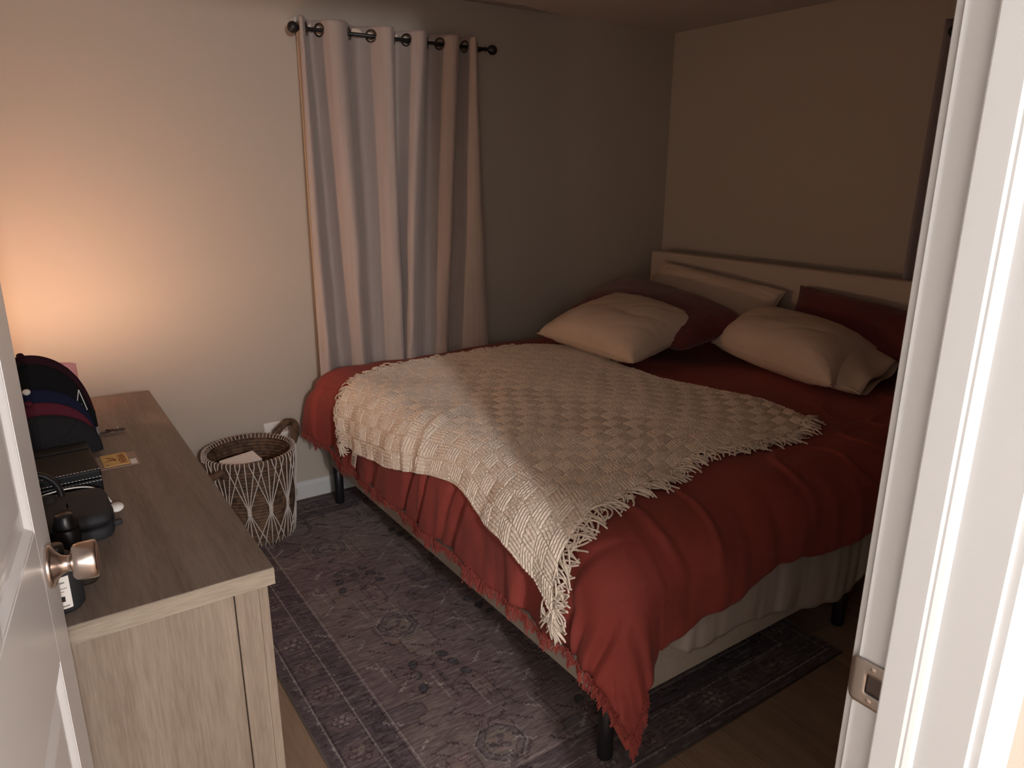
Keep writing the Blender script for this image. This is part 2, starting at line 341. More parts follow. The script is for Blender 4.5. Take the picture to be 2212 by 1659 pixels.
top = [(1.078, YF), (1.098, YF), (1.150, YK), (1.207, YF), (1.268, YF), (1.345, YK+.01), (1.436, YF), (1.486, YF), (1.535, YK), (1.600, YF), (1.640, YF), (1.700, YK), (1.769, YF), (1.812, YF), (1.845, YK), (1.872, YF), (1.890, YF), (1.930, YK-.02)]
low = [(1.062, YF), (1.104, YF-.01), (1.180, YK), (1.236, YF+.015), (1.272, YF-.01), (1.345, YK-.01), (1.420, YF+.01), (1.468, YF), (1.480, YK), (1.487, YF-.005), (1.526, YF), (1.615, YK-.01), (1.672, YF+.01), (1.706, YF-.005), (1.745, YK-.02), (1.850, YF), (1.945, YF-.01), (1.975, YK-.02)]
top, low = np.array(top), np.array(low)
Z0, Z1 = .40, 2.090; nz = 170; K = 12
zs = np.linspace(Z1, Z0, nz); P = []
for z in zs:
    t = (Z1-z)/(Z1-.6); t = min(max(t, 0), 1.1); c = (1-t)*top+t*low
    path = smooth_path(np.c_[c, np.zeros(len(c))], K)[:, :2]
    s = np.linspace(0, 1, len(path)); lowf = max(0, (1.35-z)/.8)
    path[:, 1] += .006*noise2(s*14, np.full_like(s, z*1.2), 4)+lowf*.012*noise2(s*20, np.full_like(s, z*5), 5); path[:, 0] += .005*noise2(s*9, np.full_like(s, z*1.5), 6)
    path[:, 1] = np.clip(path[:, 1], 3.02, 3.140)
    P.append(np.c_[path, np.full(len(path), z)])
P = np.array(P)
# grommets sit where the cloth crosses the rod line
row = P[int((Z1-RZ)/(Z1-Z0)*(nz-1))]; g = []
for i in range(len(row)-1):
    if (row[i, 1]-RY)*(row[i+1, 1]-RY) < 0:
        t = (RY-row[i, 1])/(row[i+1, 1]-row[i, 1]); c = row[i]+t*(row[i+1]-row[i]); d = row[min(i+4, len(row)-1)]-row[max(i-3, 0)]; d[2] = 0; g.append((c, d/np.linalg.norm(d)))
cc = (P[:-1, :-1]+P[1:, 1:])/2; keep = np.ones(cc.shape[:2], bool)
for c, d in g: keep &= ~((np.abs(cc[..., 0]-c[0]) < .03) & (np.hypot((cc-np.r_[c[:2], RZ])@d, cc[..., 2]-RZ) < .020) & (np.abs((cc-c)@np.array([-d[1], d[0], 0])) < .012))
cu = tag(empty('window_curtain', (1.5, 3.09, .4)), 'long blush grommet curtain hanging in deep folds on the black rod beside the bed', 'curtain')
cl = grid('curtain_cloth', P-np.array([1.5, 3.09, .4]), M['curtain'], cu, keep=keep)
so = cl.modifiers.new('s', 'SOLIDIFY'); so.thickness = .0016; so.offset = 0
for c, d in g:
    a = np.linspace(0, 2*PI, 28, endpoint=False); cen = np.array([c[0], c[1], RZ])-np.array([1.5, 3.09, .4])
    pts = cen+np.cos(a)[:, None]*d*.0235+np.sin(a)[:, None]*np.array([0, 0, .0235]); tube('grommet', pts, .0042, M['ring'], cu, 6, True)
# second curtain on the headboard wall, mostly beyond the door jamb
rod2 = tag(empty('curtain_rod'), 'black curtain rod end just showing above the headboard wall at the door jamb', 'curtain rod')
tube('rod', [(3.20, .75, 2.045), (3.20, 1.56, 2.045)], .0075, M['black'], rod2, 12)
lathe('finial', fp, M['black'], rod2, (3.20, 1.545, 2.045), ((1, 0, 0), (0, 0, 1), (0, -1, 0)), 24)
b_ = box('bracket', 3.20, 1.50, 2.035, XR, 1.512, 2.041, M['black'], rod2, .001)
Pc = []
for z in np.linspace(2.09, .45, 30):
    s = np.linspace(0, 1, 120); yy = 1.62+.02*(2.09-z)/1.6-s*.78; Pc.append(np.c_[3.215-.035*np.cos(s*2*PI*6), yy, np.full(120, z)])
cu2 = tag(empty('window_curtain', (3.2, 1.2, .45)), 'dim plum grey curtain hanging on the headboard wall at the far edge of the doorway', 'curtain')
c2 = grid('curtain_cloth', np.array(Pc)-np.array([3.2, 1.2, .45]), M['curtain2'], cu2); c2.modifiers.new('s', 'SOLIDIFY').thickness = .002

# ------------------------------------------------------------------ outlet
ot = tag(empty('wall_outlet', (.88, YB_, .33)), 'white wall outlet plate behind the woven basket handle', 'outlet')
box('cover_plate', -.052, -.006, -.062, .038, 0, .076, M['paper'], ot, .004)
for zz in (-.028, .032): box('receptacle', -.024, -.0085, zz-.014, .010, -.004, zz+.014, M['white'], ot, .005)
box('plug_adapter', .012, -.035, -.03, .060, -.006, .030, M['paper'], ot, .008)

# ------------------------------------------------------------------ rug
RX0, RX1, RY0, RY1 = .482, 2.04, 1.055, 3.15
step = .0034; nx, ny = int((RX1-RX0)/step), int((RY1-RY0)/step)
gx = np.linspace(0, RX1-RX0, nx); gy = np.linspace(0, RY1-RY0, ny); X, Y = np.meshgrid(gx, gy, indexing='ij'); Wd, Ln = gx[-1], gy[-1]
base = np.zeros((nx, ny, 3))
A_ = np.array([.150, .108, .102]); B_ = np.array([.235, .190, .158]); Cc = np.array([.070, .052, .062]); D_ = np.array([.085, .083, .088]); E_ = np.array([.36, .31, .27]); K_ = np.array([.035, .024, .026]); Pk = np.array([.21, .145, .125])
def lay(col, mask, amt=1.): global base; base = base*(1-(mask*amt)[..., None])+col*(mask*amt)[..., None]
base[:] = A_
n1 = noise2(X*3.1, Y*4.3, 11)+.5*noise2(X*7, Y*9, 12); lay(B_, np.clip(n1*.7+.35, 0, 1), .6)
inb = np.minimum(np.minimum(X, Wd-X), np.minimum(Y, Ln-Y))
lay(Cc, (inb < .200)*1., .62)
def wob(s=1.): return .0022*noise2(X*160*s, Y*160*s, 5)
def seg_mask(x0, y0, x1, y1, wd):
    px, py = X-x0, Y-y0; dx, dy = x1-x0, y1-y0; t = np.clip((px*dx+py*dy)/(dx*dx+dy*dy+1e-9), 0, 1)
    return (np.hypot(px-t*dx, py-t*dy)+wob() < wd)*1.
def poly_line(pts, wd, col, amt=.8):
    for a, b in zip(pts[:-1], pts[1:]):
        lay(col, seg_mask(*a, *b, wd), amt)
def ngon(cx, cy, r, n, rot=0, sx=1): return [(cx+sx*r*math.cos(2*PI*k/n+rot), cy+r*math.sin(2*PI*k/n+rot)) for k in range(n+1)]
def disc(cx, cy, rx, ry, col, amt=.8, rot=0):
    u = (X-cx)*math.cos(rot)+(Y-cy)*math.sin(rot); v = -(X-cx)*math.sin(rot)+(Y-cy)*math.cos(rot); lay(col, (np.hypot(u/rx, v/ry)+wob()*20 < 1)*1., amt)
def win(fn):  # run fn on whole arrays (kept simple)
    fn()
# restrict drawing to sub-windows for speed
FULL = (X, Y)
def local(cx, cy, R):
    i0, i1 = np.searchsorted(gx, [cx-R, cx+R]); j0, j1 = np.searchsorted(gy, [cy-R, cy+R]); return slice(max(i0, 0), i1), slice(max(j0, 0), j1)
def draw(cx, cy, R, fn):
    global X, Y, base
    sl = local(cx, cy, R); fb = base; X, Y = FULL[0][sl], FULL[1][sl]; base = fb[sl].copy()
    if base.size: fn()
    fb[sl] = base; base = fb; X, Y = FULL
def medallion(cx, cy, r=.075, c1=B_, c2=D_):
    def f():
        disc(cx, cy, r*1.0, r*1.05, c2, .45); poly_line(ngon(cx, cy, r*1.05, 8, PI/8), .0016, E_, .45); poly_line(ngon(cx, cy, r*.95, 8, PI/8), .0018, K_, .6)
        disc(cx, cy, r*.68, r*.7, c1, .6); poly_line(ngon(cx, cy, r*.68, 8, PI/8), .0020, K_, .7)
        for k in range(6): disc(cx+r*.30*math.cos(k*PI/3), cy+r*.30*math.sin(k*PI/3), r*.15, r*.13, Cc if k % 2 else Pk, .7)
        disc(cx, cy, r*.13, r*.13, K_, .6)
    draw(cx, cy, r*1.3, f)
def flower(cx, cy, r=.020, col=E_, amt=.6):
    def f():
        disc(cx, cy, r*2.1, r*2.2, A_*1.15, .55)
        for k in range(6):
            a = k*PI/3; q = (cx+r*math.cos(a), cy+r*math.sin(a)); disc(*q, r*.46, r*.52, K_, .8); disc(*q, r*.34, r*.38, col*(.75+.25*(k % 2)), amt)
        disc(cx, cy, r*.3, r*.3, col, .5)
    draw(cx, cy, r*2.6, f)
def steps(x0, y0, n, dx, dy, col, wd=.0020, amt=.7):
    pts = [(x0, y0)]
    for k in range(n): pts += [(x0+dx*(k+1), y0+dy*k), (x0+dx*(k+1), y0+dy*(k+1))]
    draw((x0+dx*n/2), (y0+dy*n/2), max(abs(dx), abs(dy))*n*.6+.02, lambda: poly_line(pts, wd, col, amt))
def leaf_branch(cx, cy, s=1., sg=1):
    def f():
        poly_line([(cx, cy-.10*s*sg), (cx, cy+.10*s*sg)], .0065*s, Cc, .7); poly_line([(cx, cy-.10*s*sg), (cx, cy+.10*s*sg)], .0020, B_, .4)
        for q in (-1, 1):
            for k, yy in enumerate((-.045, .015, .07)):
                ex, ey = cx+q*(.075-.012*k)*s, cy+(yy+.035)*s*sg; poly_line([(cx, cy+yy*s*sg), (ex, ey)], .0016, K_, .8); disc(ex, ey, .015*s, .021*s, K_, .8, q*.6); disc(ex, ey, .011*s, .016*s, D_*.9, .9, q*.6)
    draw(cx, cy, .16*s, f)
# field patches
for k in range(46):
    cx, cy = rng.uniform(.22, Wd-.22), rng.uniform(.22, Ln-.22); c = [B_, A_, Cc*1.3, D_*1.3, Pk][rng.integers(5)]; rx, ry = rng.uniform(.03, .10), rng.uniform(.03, .09)
    def f(cx=cx, cy=cy, rx=rx, ry=ry, c=c):
        st = .012; q = np.round((X-cx)/st)*st; p = np.round((Y-cy)/st)*st; lay(c, (np.hypot(q/rx, p/ry) < 1)*1., .5)
        e = (np.hypot(q/rx, p/ry) < 1)*1.; lay(K_, (np.abs(np.gradient(e, axis=0))+np.abs(np.gradient(e, axis=1)) > 0)*1., .45)
    draw(cx, cy, .13, f)
for i, cx in enumerate((.42, .78, 1.14)):
    for j in range(6):
        cy = .30+j*.32
        if (i+j) % 2 == 0: medallion(cx, cy, .072, B_, [D_, Cc][j % 2])
        else: leaf_branch(cx, cy, 1.0, 1 if j % 2 else -1)
for i in range(14):
    for j in range(9):
        cx, cy = .25+j*.13+.04*math.sin(i*5), .24+i*.125+.02*math.cos(j*3); s = .011
        steps(cx, cy, 4, s*(1 if (i+j) % 2 else -1), s*.9, E_ if (i*j) % 3 == 0 else K_); steps(cx+.03, cy-.02, 5, s*.8, -s*.8, K_)
        if (i+2*j) % 3 == 0: flower(cx+.06, cy+.05, .013, Pk*1.5, .6)
        if (i+j) % 4 == 0: draw(cx, cy, .12, lambda cx=cx, cy=cy: (poly_line([(cx-.012, cy-.07), (cx-.012, cy+.07)], .0022, E_, .45), poly_line([(cx+.012, cy-.07), (cx+.012, cy+.07)], .0016, K_, .7)))
# border motifs
def border(t0, t1, horizontal, off, flip=False):
    n = int((t1-t0)/.139)
    for k in range(n+1):
        t = t0+k*.139; p = (t, off) if horizontal else (off, t)
        flower(*p, .019 if k % 2 else .024, E_ if k % 3 == 0 else Pk*1.25, .55)
for off in (.088, Wd-.088): border(.20, Ln-.2, False, off)
for off in (.088, Ln-.088): border(.20, Wd-.2, True, off)
for k in range(260):
    t = rng.uniform(.02, Ln-.02); xx = rng.choice([rng.uniform(.14, .205), rng.uniform(.012, .03), Wd-rng.uniform(.14, .205)]); draw(xx, t, .02, lambda: disc(xx, t, .006, .004, [K_, D_, E_*.8][k % 3], .5, rng.uniform(0, 3)))
for k in range(150):
    t = .01+k*(Ln-.02)/150; draw(.168, t, .012, lambda: poly_line([(.158, t), (.168, t+.005), (.178, t)], .0016, K_ if k % 2 else D_, .6))
X, Y = FULL
for dd, wd, c, am in ((.033, .0017, E_, .75), (.134, .0017, E_, .75), (.207, .0017, E_, .7), (.040, .0014, K_, .7), (.128, .0014, K_, .7), (.198, .0014, K_, .7), (.150, .0012, K_, .5), (.186, .0012, K_, .5)):
    lay(c, (np.abs(inb-dd)+.5*wob() < wd)*1., am)
# distress: woven streaks running across the rug
st = noise2(X*26, Y*260, 21)*.55+noise2(X*70, Y*420, 22)*.45; base *= (1+.55*st)[..., None]
st2 = np.clip(noise2(X*40, Y*230, 23)-.35, 0, 1); lay(E_*.85, st2, .8)
base = np.clip(base*np.array([1.12, 1.14, 1.22]), .008, 1)
P = np.stack([X, Y, .0055+.0006*st], -1)
rg = tag(empty('area_rug', (RX0, RY0, 0)), 'distressed purple grey oriental area rug under the bed with faded medallions', 'rug')
ro = grid('pile', P, None, rg, True); me = ro.data
ca = me.color_attributes.new('Col', 'FLOAT_COLOR', 'POINT'); cd = np.ones((nx*ny, 4), np.float32); cd[:, :3] = base.reshape(-1, 3); ca.data.foreach_set('color', cd.reshape(-1))
m = mat('faded_rug_print', (.2, .15, .14), .95, bump=.5, b_scale=500, spec=.15); nt = m.node_tree; at = nt.nodes.new('ShaderNodeVertexColor'); at.layer_name = 'Col'; nt.links.new(at.outputs[0], nt.nodes['Principled BSDF'].inputs['Base Color']); me.materials.append(m)
M['rugedge'] = mat('rug_binding', (.10, .078, .062), .9, bump=.5, b_scale=600)
e = .0028
for nm, a in (('binding', [(0, 0), (0, Ln)]), ('binding', [(0, Ln), (Wd, Ln)]), ('binding', [(Wd, Ln), (Wd, 0)]), ('binding', [(Wd, 0), (0, 0)])):
    tube(nm, [(a[0][0], a[0][1], .0035), (a[1][0], a[1][1], .0035)], .0033, M['rugedge'], rg, 8)

# ------------------------------------------------------------------ bed
bed = tag(empty('platform_bed', (2.1, 2.09, 0)), 'king size upholstered platform bed with low pale headboard and black legs', 'bed')
bo = np.array([2.1, 2.09, 0])
def bbox(name, x0, y0, z0, x1, y1, z1, m, bev=.01): return box(name, x0-bo[0], y0-bo[1], z0, x1-bo[0], y1-bo[1], z1, m, bed, bev)
FZ = .187
bbox('foot_rail', 1.08, 1.115, FZ, 1.115, 3.065, .36, M['bedfab']); bbox('side_rail', 1.11, 1.115, FZ, 3.13, 1.15, .36, M['bedfab']); bbox('side_rail', 1.11, 3.03, FZ, 3.13, 3.065, .36, M['bedfab'])
bbox('slat_deck', 1.11, 1.145, .29, 3.13, 3.035, .31, M['black'], .002)
bbox('headboard', 3.13, 1.06, .20, 3.205, 3.105, 1.066, M['headfab'], .016)
for lx in (1.103, 2.175, 3.07):
    for ly in ((1.157, 3.026) if lx < 2 else (1.157, 2.09, 3.026)): lathe('leg', [(0, 0), (.019, 0), (.0215, .004), (.0215, FZ+.09), (0, FZ+.09)], M['black'], bed, (lx-bo[0], ly-bo[1], .0061 if lx < 2.05 else .0), None, 20)
mt = tag(box('mattress', 1.10, 1.13, .31, 3.12, 3.05, .60, M['sheet'], None, .05), 'off white mattress almost wholly hidden under the rust duvet', 'mattress')
# fitted sheet sagging out along the near side
xs = np.linspace(1.16, 3.08, 240); hz = np.interp(xs, [1.16, 1.25, 1.33, 1.42, 1.55, 1.70, 1.83, 1.93, 2.05, 2.16, 2.24, 2.35, 2.6, 3.1], [.36, .33, .262, .256, .262, .24, .215, .18, .160, .163, .26, .29, .30, .33])+.004*noise2(xs*15, xs*0, 3)
tt = np.linspace(0, 1, 26); Zs = .585+(hz[:, None]-.585)*tt[None]; Yy = 1.128-.030*np.minimum(tt*3, 1)[None]+.0*Zs
Yy = Yy+.010*tt[None]*noise2(xs[:, None]*13+.8*Zs, Zs*3, 8)+.005*tt[None]*noise2(xs[:, None]*34+2*Zs, Zs*4, 9)+.012*(tt[None]**6)
sh = tag(grid('fitted_sheet', np.stack([np.broadcast_to(xs[:, None], Zs.shape), Yy, Zs], -1), M['sheet']), 'crumpled off white sheet sagging below the duvet along the long side of the bed', 'sheet')
sh.modifiers.new('s', 'SOLIDIFY').thickness = .002
# duvet
XF, YN, YBK, ZT, RR = 1.01, 1.04, 3.12, .665, .16
def cloth(a, b, off=0., detail=1.):
    a = np.asarray(a, float); b = np.asarray(b, float)
    xi, y0, y1 = XF+RR, YN+RR, YBK-RR
    dx = np.maximum(xi-a, 0.); s = np.where(b < y0, -1., 1.); dy = np.where(b < y0, y0-b, np.where(b > y1, b-y1, 0.))
    d = np.hypot(dx, dy)+1e-9; nx_ = -dx/d; ny_ = s*dy/d; c = 2*np.abs(nx_*ny_)
    r = RR*(1+.30*c); q = r*np.pi/2; t = np.minimum(d, q)/r
    h = r*np.sin(t)+np.maximum(d-q, 0)*(.03+.12*c); z = -r*(1-np.cos(t))-np.maximum(d-q, 0)
    on = d > 1e-6; nz_ = np.where(on, np.cos(t), 1.); nh = np.where(on, np.sin(t), 0.)
    px = np.where(dx > 0, xi, a)+nx_*h; py = np.clip(b, y0, y1)+ny_*h; pz = ZT+z
    fade = np.clip(d/.35, 0, 1); along = np.where(dx > dy, b, a)
    w_ = .018*noise2(a*2.2, b*2.2, 1)+.008*noise2(a*6, b*6, 2)
    pl = .013*fade*noise2(along*11+1.2*noise2(a*3, b*3, 7), d*1.5, 3)+.006*fade*noise2(along*24, d*2, 4)
    n = detail*(w_+pl)+off
    return np.stack([px+nx_*nh*n, py+ny_*nh*n, pz+nz_*n], -1)
NA, NB = 300, 330
u = np.linspace(0, 1, NA); v = np.linspace(0, 1, NB)
def hemfoot(b): return np.interp(b, [.7, .8, .95, 1.1, 1.3, 1.6, 2.0, 2.6, 2.95, 3.1, 3.4], [.85, .83, .79, .76, .755, .75, .755, .755, .76, .80, .86])+.006*noise2(b*9, b*0, 31)
def hemnear(a): return np.interp(a, [.78, .86, .95, 1.03, 1.12, 1.2, 1.45, 1.63, 1.83, 2.1, 2.6, 3.1], [.72, .71, .735, .77, .815, .835, .86, .91, .88, .865, .86, .86])+.006*noise2(a*9, a*0, 32)
U, V_ = np.meshgrid(u, v, indexing='ij')
bb = .85+V_*(3.27-.85); aa = hemfoot(bb); aa = aa+(3.09-aa)*U**1.0; b0 = hemnear(aa); bb = b0+(3.27-b0)*V_
D0 = cloth(aa, bb)
# fine creases
cr = np.abs(noise2(aa*5+2*noise2(aa*2, bb*2, 41), bb*5+2*noise2(aa*2, bb*2, 42), 43)); D0[..., 2] += .050*np.clip(.20-cr, 0, 1)*np.clip((aa-1.05)/.1, 0, 1)*np.clip((1.40-bb)/.15+np.clip((aa-2.1)/.2, 0, 1), 0, 1)
edge = np.clip((1.35-aa)/.3, 0, 1); fo = np.abs(noise2(bb*9+aa*3, aa*2.5, 44)); D0[..., 0] += .085*edge*np.clip(.20-fo, 0, 1)
D0[..., 1] = np.minimum(D0[..., 1], 3.128)
D0[..., 2] = np.maximum(D0[..., 2], .05)
dv = tag(empty('duvet', (2, 2, .6)), 'rust red duvet with frayed hem draped over the whole bed', 'duvet'); do = np.array([2, 2, .6])
dc = grid('duvet_cover', D0-do, M['duvet'], dv); dc.modifiers.new('s', 'SOLIDIFY').thickness = .006
parts = []
def fray(A0, B0, dirs, n, ln):
    for k in range(n):
        t = rng.random(); a = np.interp(t, np.linspace(0, 1, len(A0)), A0); b = np.interp(t, np.linspace(0, 1, len(B0)), B0)
        L_ = ln*rng.uniform(.35, 1.1)*(1+.6*noise2(np.array(t*60), np.array(0.), 3)); j = rng.normal(0, .25, 2); da, db = dirs
        s = np.linspace(-.25, 1, 5)[:, None]; ab = np.array([a, b])+s*L_*np.array([da+j[0]*(da == 0), db+j[1]*(db == 0)])
        p = cloth(ab[:, 0], ab[:, 1], .003); p = p+rng.normal(0, .0016, p.shape)
        p[:, 1] = np.minimum(p[:, 1], 3.12); parts.append(tube_vf(p-do, .0013, 3))
tb = np.linspace(.74, 3.12, 60); fray(hemfoot(tb), tb, (-1, 0), 1500, .030)
ta = np.linspace(.84, 1.0, 30); fray(ta, hemnear(ta), (0, -1), 220, .030)
V, F = join_vf(parts); o = pyd('frayed_hem', V, F, M['duvet'], dv); o['kind'] = 'stuff'
parts = []   # tuft at the lowest corner
for k in range(60):
    a, b = .855+rng.uniform(-.012, .015), .725+rng.uniform(-.01, .015); p0 = cloth(a, b); q = np.array([p0+s*np.array([.01, -.004, -.055])+rng.normal(0, .002, 3) for s in np.linspace(0, 1, 4)]); parts.append(tube_vf(q-do, .0015, 3))
V, F = join_vf(parts); o = pyd('corner_tuft', V, F, M['duvet'], dv); o['kind'] = 'stuff'

# ------------------------------------------------------------------ woven throw
def curve(pts, t):
    pts = np.array(pts, float); s = np.r_[0, np.cumsum(np.hypot(*np.diff(pts, axis=0).T))]; s /= s[-1]
    P_ = smooth_path(np.c_[pts, np.zeros(len(pts))], 10)[:, :2]; sp = np.r_[0, np.cumsum(np.hypot(*np.diff(P_, axis=0).T))]; sp /= sp[-1]
    return np.stack([np.interp(t, sp, P_[:, 0]), np.interp(t, sp, P_[:, 1])], -1)
foot = [(.855, 1.235), (.91, 1.36), (.94, 1.45), (.95, 1.61), (.99, 1.80), (.93, 2.12), (.88, 2.39), (.845, 2.655)]
head = [(2.22, 1.40), (2.27, 1.63), (2.24, 1.90), (2.17, 2.10), (2.18, 2.34), (2.21, 2.70)]
near = [(.855, 1.235), (1.01, 1.25), (1.09, 1.26), (1.23, 1.30), (1.41, 1.32), (1.64, 1.385), (1.83, 1.34), (2.05, 1.33), (2.22, 1.40)]
far = [(.845, 2.655), (.95, 2.71), (1.04, 2.75), (1.18, 2.82), (1.36, 2.87), (1.60, 2.88), (1.84, 2.83), (2.08, 2.79), (2.21, 2.70)]
NU, NV = 760, 680      # u near->far, v foot->head
u = np.linspace(0, 1, NU); v = np.linspace(0, 1, NV)
cf, ch, cn, cfa = curve(foot, u), curve(head, u), curve(near, v), curve(far, v)
uu, vv = u[:, None, None], v[None, :, None]
AB = (1-vv)*cf[:, None]+vv*ch[:, None]+(1-uu)*cn[None]+uu*cfa[None]-((1-uu)*(1-vv)*cf[0]+uu*(1-vv)*cf[-1]+(1-uu)*vv*ch[0]+uu*vv*ch[-1])
LU, LV = 1.50, 1.34; su, sv = np.meshgrid(u*LU, v*LV, indexing='ij')
su2 = su+.006*noise2(su*6, sv*6, 61); sv2 = sv+.006*noise2(su*6, sv*6, 62)
bs = .058; ci, cj = np.floor(su2/bs).astype(int), np.floor(sv2/bs).astype(int); par = (ci+cj) % 2
fu, fv = su2/bs-ci, sv2/bs-cj; per = bs/5
ra = np.abs(np.sin(PI*su2/per)); rb = np.abs(np.sin(PI*sv2/per))
tw = .5+.5*np.sin(2*PI*(su2*.9+sv2)/.0135); tw2 = .5+.5*np.sin(2*PI*(sv2*.9+su2)/.0135)
# chunky ribs running one way in one block, the other way in the next; twist along each yarn
ha = ra**.6*(.78+.22*tw); hb = rb**.6*(.78+.22*tw2)
pill = np.minimum(1, 11*np.minimum(np.minimum(fu, 1-fu), np.minimum(fv, 1-fv))+.1)
H = np.where(par == 0, ha, hb)*pill*.0078+.0012*noise2(su*120, sv*120, 63)
fold = .016*np.exp(-((su-.80-.22*sv)/.022)**2)*np.clip(1-sv/.55, 0, 1)+.012*np.exp(-((su-.89-.2*sv)/.018)**2)*np.clip(1-sv/.4, 0, 1)
rim = .0025*(np.exp(-((sv-.004)/.006)**2))
BLK = cloth(AB[..., 0], AB[..., 1], .011+H+fold+rim)
th = tag(empty('throw_blanket', (2, 2, .6)), 'cream basket weave throw blanket with yarn fringe spread across the rust duvet', 'blanket')
wc = grid('woven_cloth', BLK-do, M['yarn'], th)
def tassel(c, dirv, ln, name='tassel', droop=0):
    pr = []
    for k in range(5):
        L_ = ln*rng.uniform(.65, 1.15); bend = rng.normal(0, 1.0); a0 = rng.normal(0, .34)+math.atan2(dirv[1], dirv[0]); ab = [np.array(c)+rng.normal(0, .005, 2)-np.array(dirv)*.006]
        n = 9; hgt = []
        for i in range(n): ab.append(ab[-1]+L_/n*np.array([math.cos(a0+bend*i/n*1.6), math.sin(a0+bend*i/n*1.6)])); 
        ab = np.array(ab); i_ = np.arange(n+1)/n; p = cloth(ab[:, 0], ab[:, 1], .008+.008*np.sin(i_*PI)*rng.uniform(.2, 1.2)+.0025*rng.random())
        pr.append(tube_vf(p-do, .0030*(1-.15*i_), 5))
    V, F = join_vf(pr); return pyd(name, V, F, M['yarn'], th, True)
for t in np.linspace(.01, .99, 72):
    c = curve(near, np.array([t]))[0]; tassel(c, (rng.normal(.15, .2), -1), .072)
for t in np.linspace(.01, .80, 58):
    c = curve(far, np.array([t]))[0]; q = 1-min(t/.12, 1); tassel(c, (-.8*q+rng.normal(0, .2), 1-.4*q), .055)
for k in range(9): tassel(np.array([.852+.006*(k % 3), 1.235+.006*(k//3)]), (-1, rng.normal(-.05, .1)), .085)
for k in range(4): tassel(np.array([.85+.006*k, 2.655]), (-1, rng.normal(.2, .1)), .060)
# care label at the foot edge
c0 = curve(foot, np.array([.872, .918])); 
lab = []
for q in np.linspace(0, 1, 6):
    ab = c0-np.array([[.052*q-.004, 0]]*2); pt = cloth(ab[:, 0], ab[:, 1], .020+.008*q); lab.append(pt)
lab = np.array(lab); cr_ = tag(grid('care_label', lab-do, M['paper'], th, False), 'white sewn-in care label'); cr_.modifiers.new('s', 'SOLIDIFY').thickness = .0008
for j, (q0, q1) in enumerate(((.30, .42), (.52, .66), (.74, .84))):
    pp = [lab[0]*(1-q)+lab[-1]*q for q in (q0, q1)]; V = []
    for p_ in pp:
        for s in (.25, .75): V.append(p_[0]*(1-s)+p_[1]*s+np.array([-.0035, 0, .0025])-do)
    pyd('label_print', V, [(0, 1, 3, 2)], M['ink'], cr_)

# ------------------------------------------------------------------ pillows
def pillow(label, corners, thick, m, group=None, seed=0, sag=0, open_end=False):
    c = np.array(corners, float)   # order: c00 c10 c11 c01
    n = 60; s = np.linspace(0, 1, n); Uu, Vv = np.meshgrid(s, s, indexing='ij')
    pin = .035; eu = np.sin(PI*Uu)**.8; ev = np.sin(PI*Vv)**.8
    U2 = Uu+(.5-Uu)*2*pin*ev*np.abs(2*Uu-1)**3; V2 = Vv+(.5-Vv)*2*pin*eu*np.abs(2*Vv-1)**3
    U2 = U2[..., None]; V2 = V2[..., None]
    P_ = (1-U2)*(1-V2)*c[0]+U2*(1-V2)*c[1]+U2*V2*c[2]+(1-U2)*V2*c[3]
    nrm = np.cross(c[1]-c[0], c[3]-c[0]); nrm /= np.linalg.norm(nrm)
    if nrm[2] < 0: nrm = -nrm
    T = (1-np.abs(2*Uu-1)**2.6)*(1-np.abs(2*Vv-1)**2.6); T = np.clip(T, 0, 1)**.46
    crs = 1-.05*np.clip(.3-np.abs(noise2(Uu*4+seed, Vv*4+.7*Uu*4, seed)), 0, 1)*2+.03*noise2(Uu*7+seed, Vv*7, seed+1)
    ruf = .006*noise2(Uu*22, Vv*22, seed+5)*(1-T)
    top = P_+nrm*(thick*.62*T*crs+ruf)[..., None]; bot = P_-nrm*(thick*.38*T+0*ruf-ruf)[..., None]
    o = empty('pillow', tuple(c.mean(0))); tag(o, label, 'pillow', group); ce = c.mean(0)
    idx = np.concatenate([top-ce, (bot-ce)[::-1][1:-1] if False else bot-ce], 0)
    me_v = np.concatenate([(top-ce).reshape(-1, 3), (bot-ce).reshape(-1, 3)]); F = []
    for k, fl_ in ((0, False), (n*n, True)):
        for i in range(n-1):
            for j in range(n-1):
                q = (k+i*n+j, k+(i+1)*n+j, k+(i+1)*n+j+1, k+i*n+j+1); F.append(q[::-1] if fl_ else q)
    cvr = pyd('pillowcase', me_v, F, m, o, True)
    bm = bmesh.new(); bm.from_mesh(cvr.data); bmesh.ops.remove_doubles(bm, verts=bm.verts[:], dist=.0004); bmesh.ops.recalc_face_normals(bm, faces=bm.faces[:]); bm.to_mesh(cvr.data); bm.free()
    # seam piping round the edge
    e = np.concatenate([P_[:, 0], P_[1:, -1], P_[::-1, -1] if False else P_[-1, ::-1][0:0], ], 0)
    ring = np.concatenate([P_[:-1, 0], P_[-1, :-1], P_[:0:-1, -1], P_[0, :0:-1]])-ce
    tube('seam', ring, .0028, m, o, 6, True)
    return o
pillow('pale pillow lying flat in the far corner against the headboard', [(2.72, 2.45, .74), (2.72, 3.09, .76), (3.08, 3.09, .84), (3.08, 2.45, .82)], .12, M['cream'], None, 3)
pillow('off white pillow leaning on the headboard behind the rust pillow', [(2.93, 2.10, .74), (2.93, 3.02, .78), (3.085, 2.95, 1.02), (3.085, 2.13, .955)], .13, M['cream'], None, 5)
pillow('dark rust pillow sham leaning on the headboard nearest the doorway', [(2.88, 1.12, .74), (2.88, 2.04, .74), (3.09, 2.06, .99), (3.09, 1.16, .90)], .13, M['maroon'], None, 9)
pillow('rust pillow tucked behind the large cream pillow', [(2.36, 2.12, .76), (2.44, 3.02, .78), (2.86, 3.04, .915), (2.78, 2.05, .835)], .19, M['maroon'], None, 12)
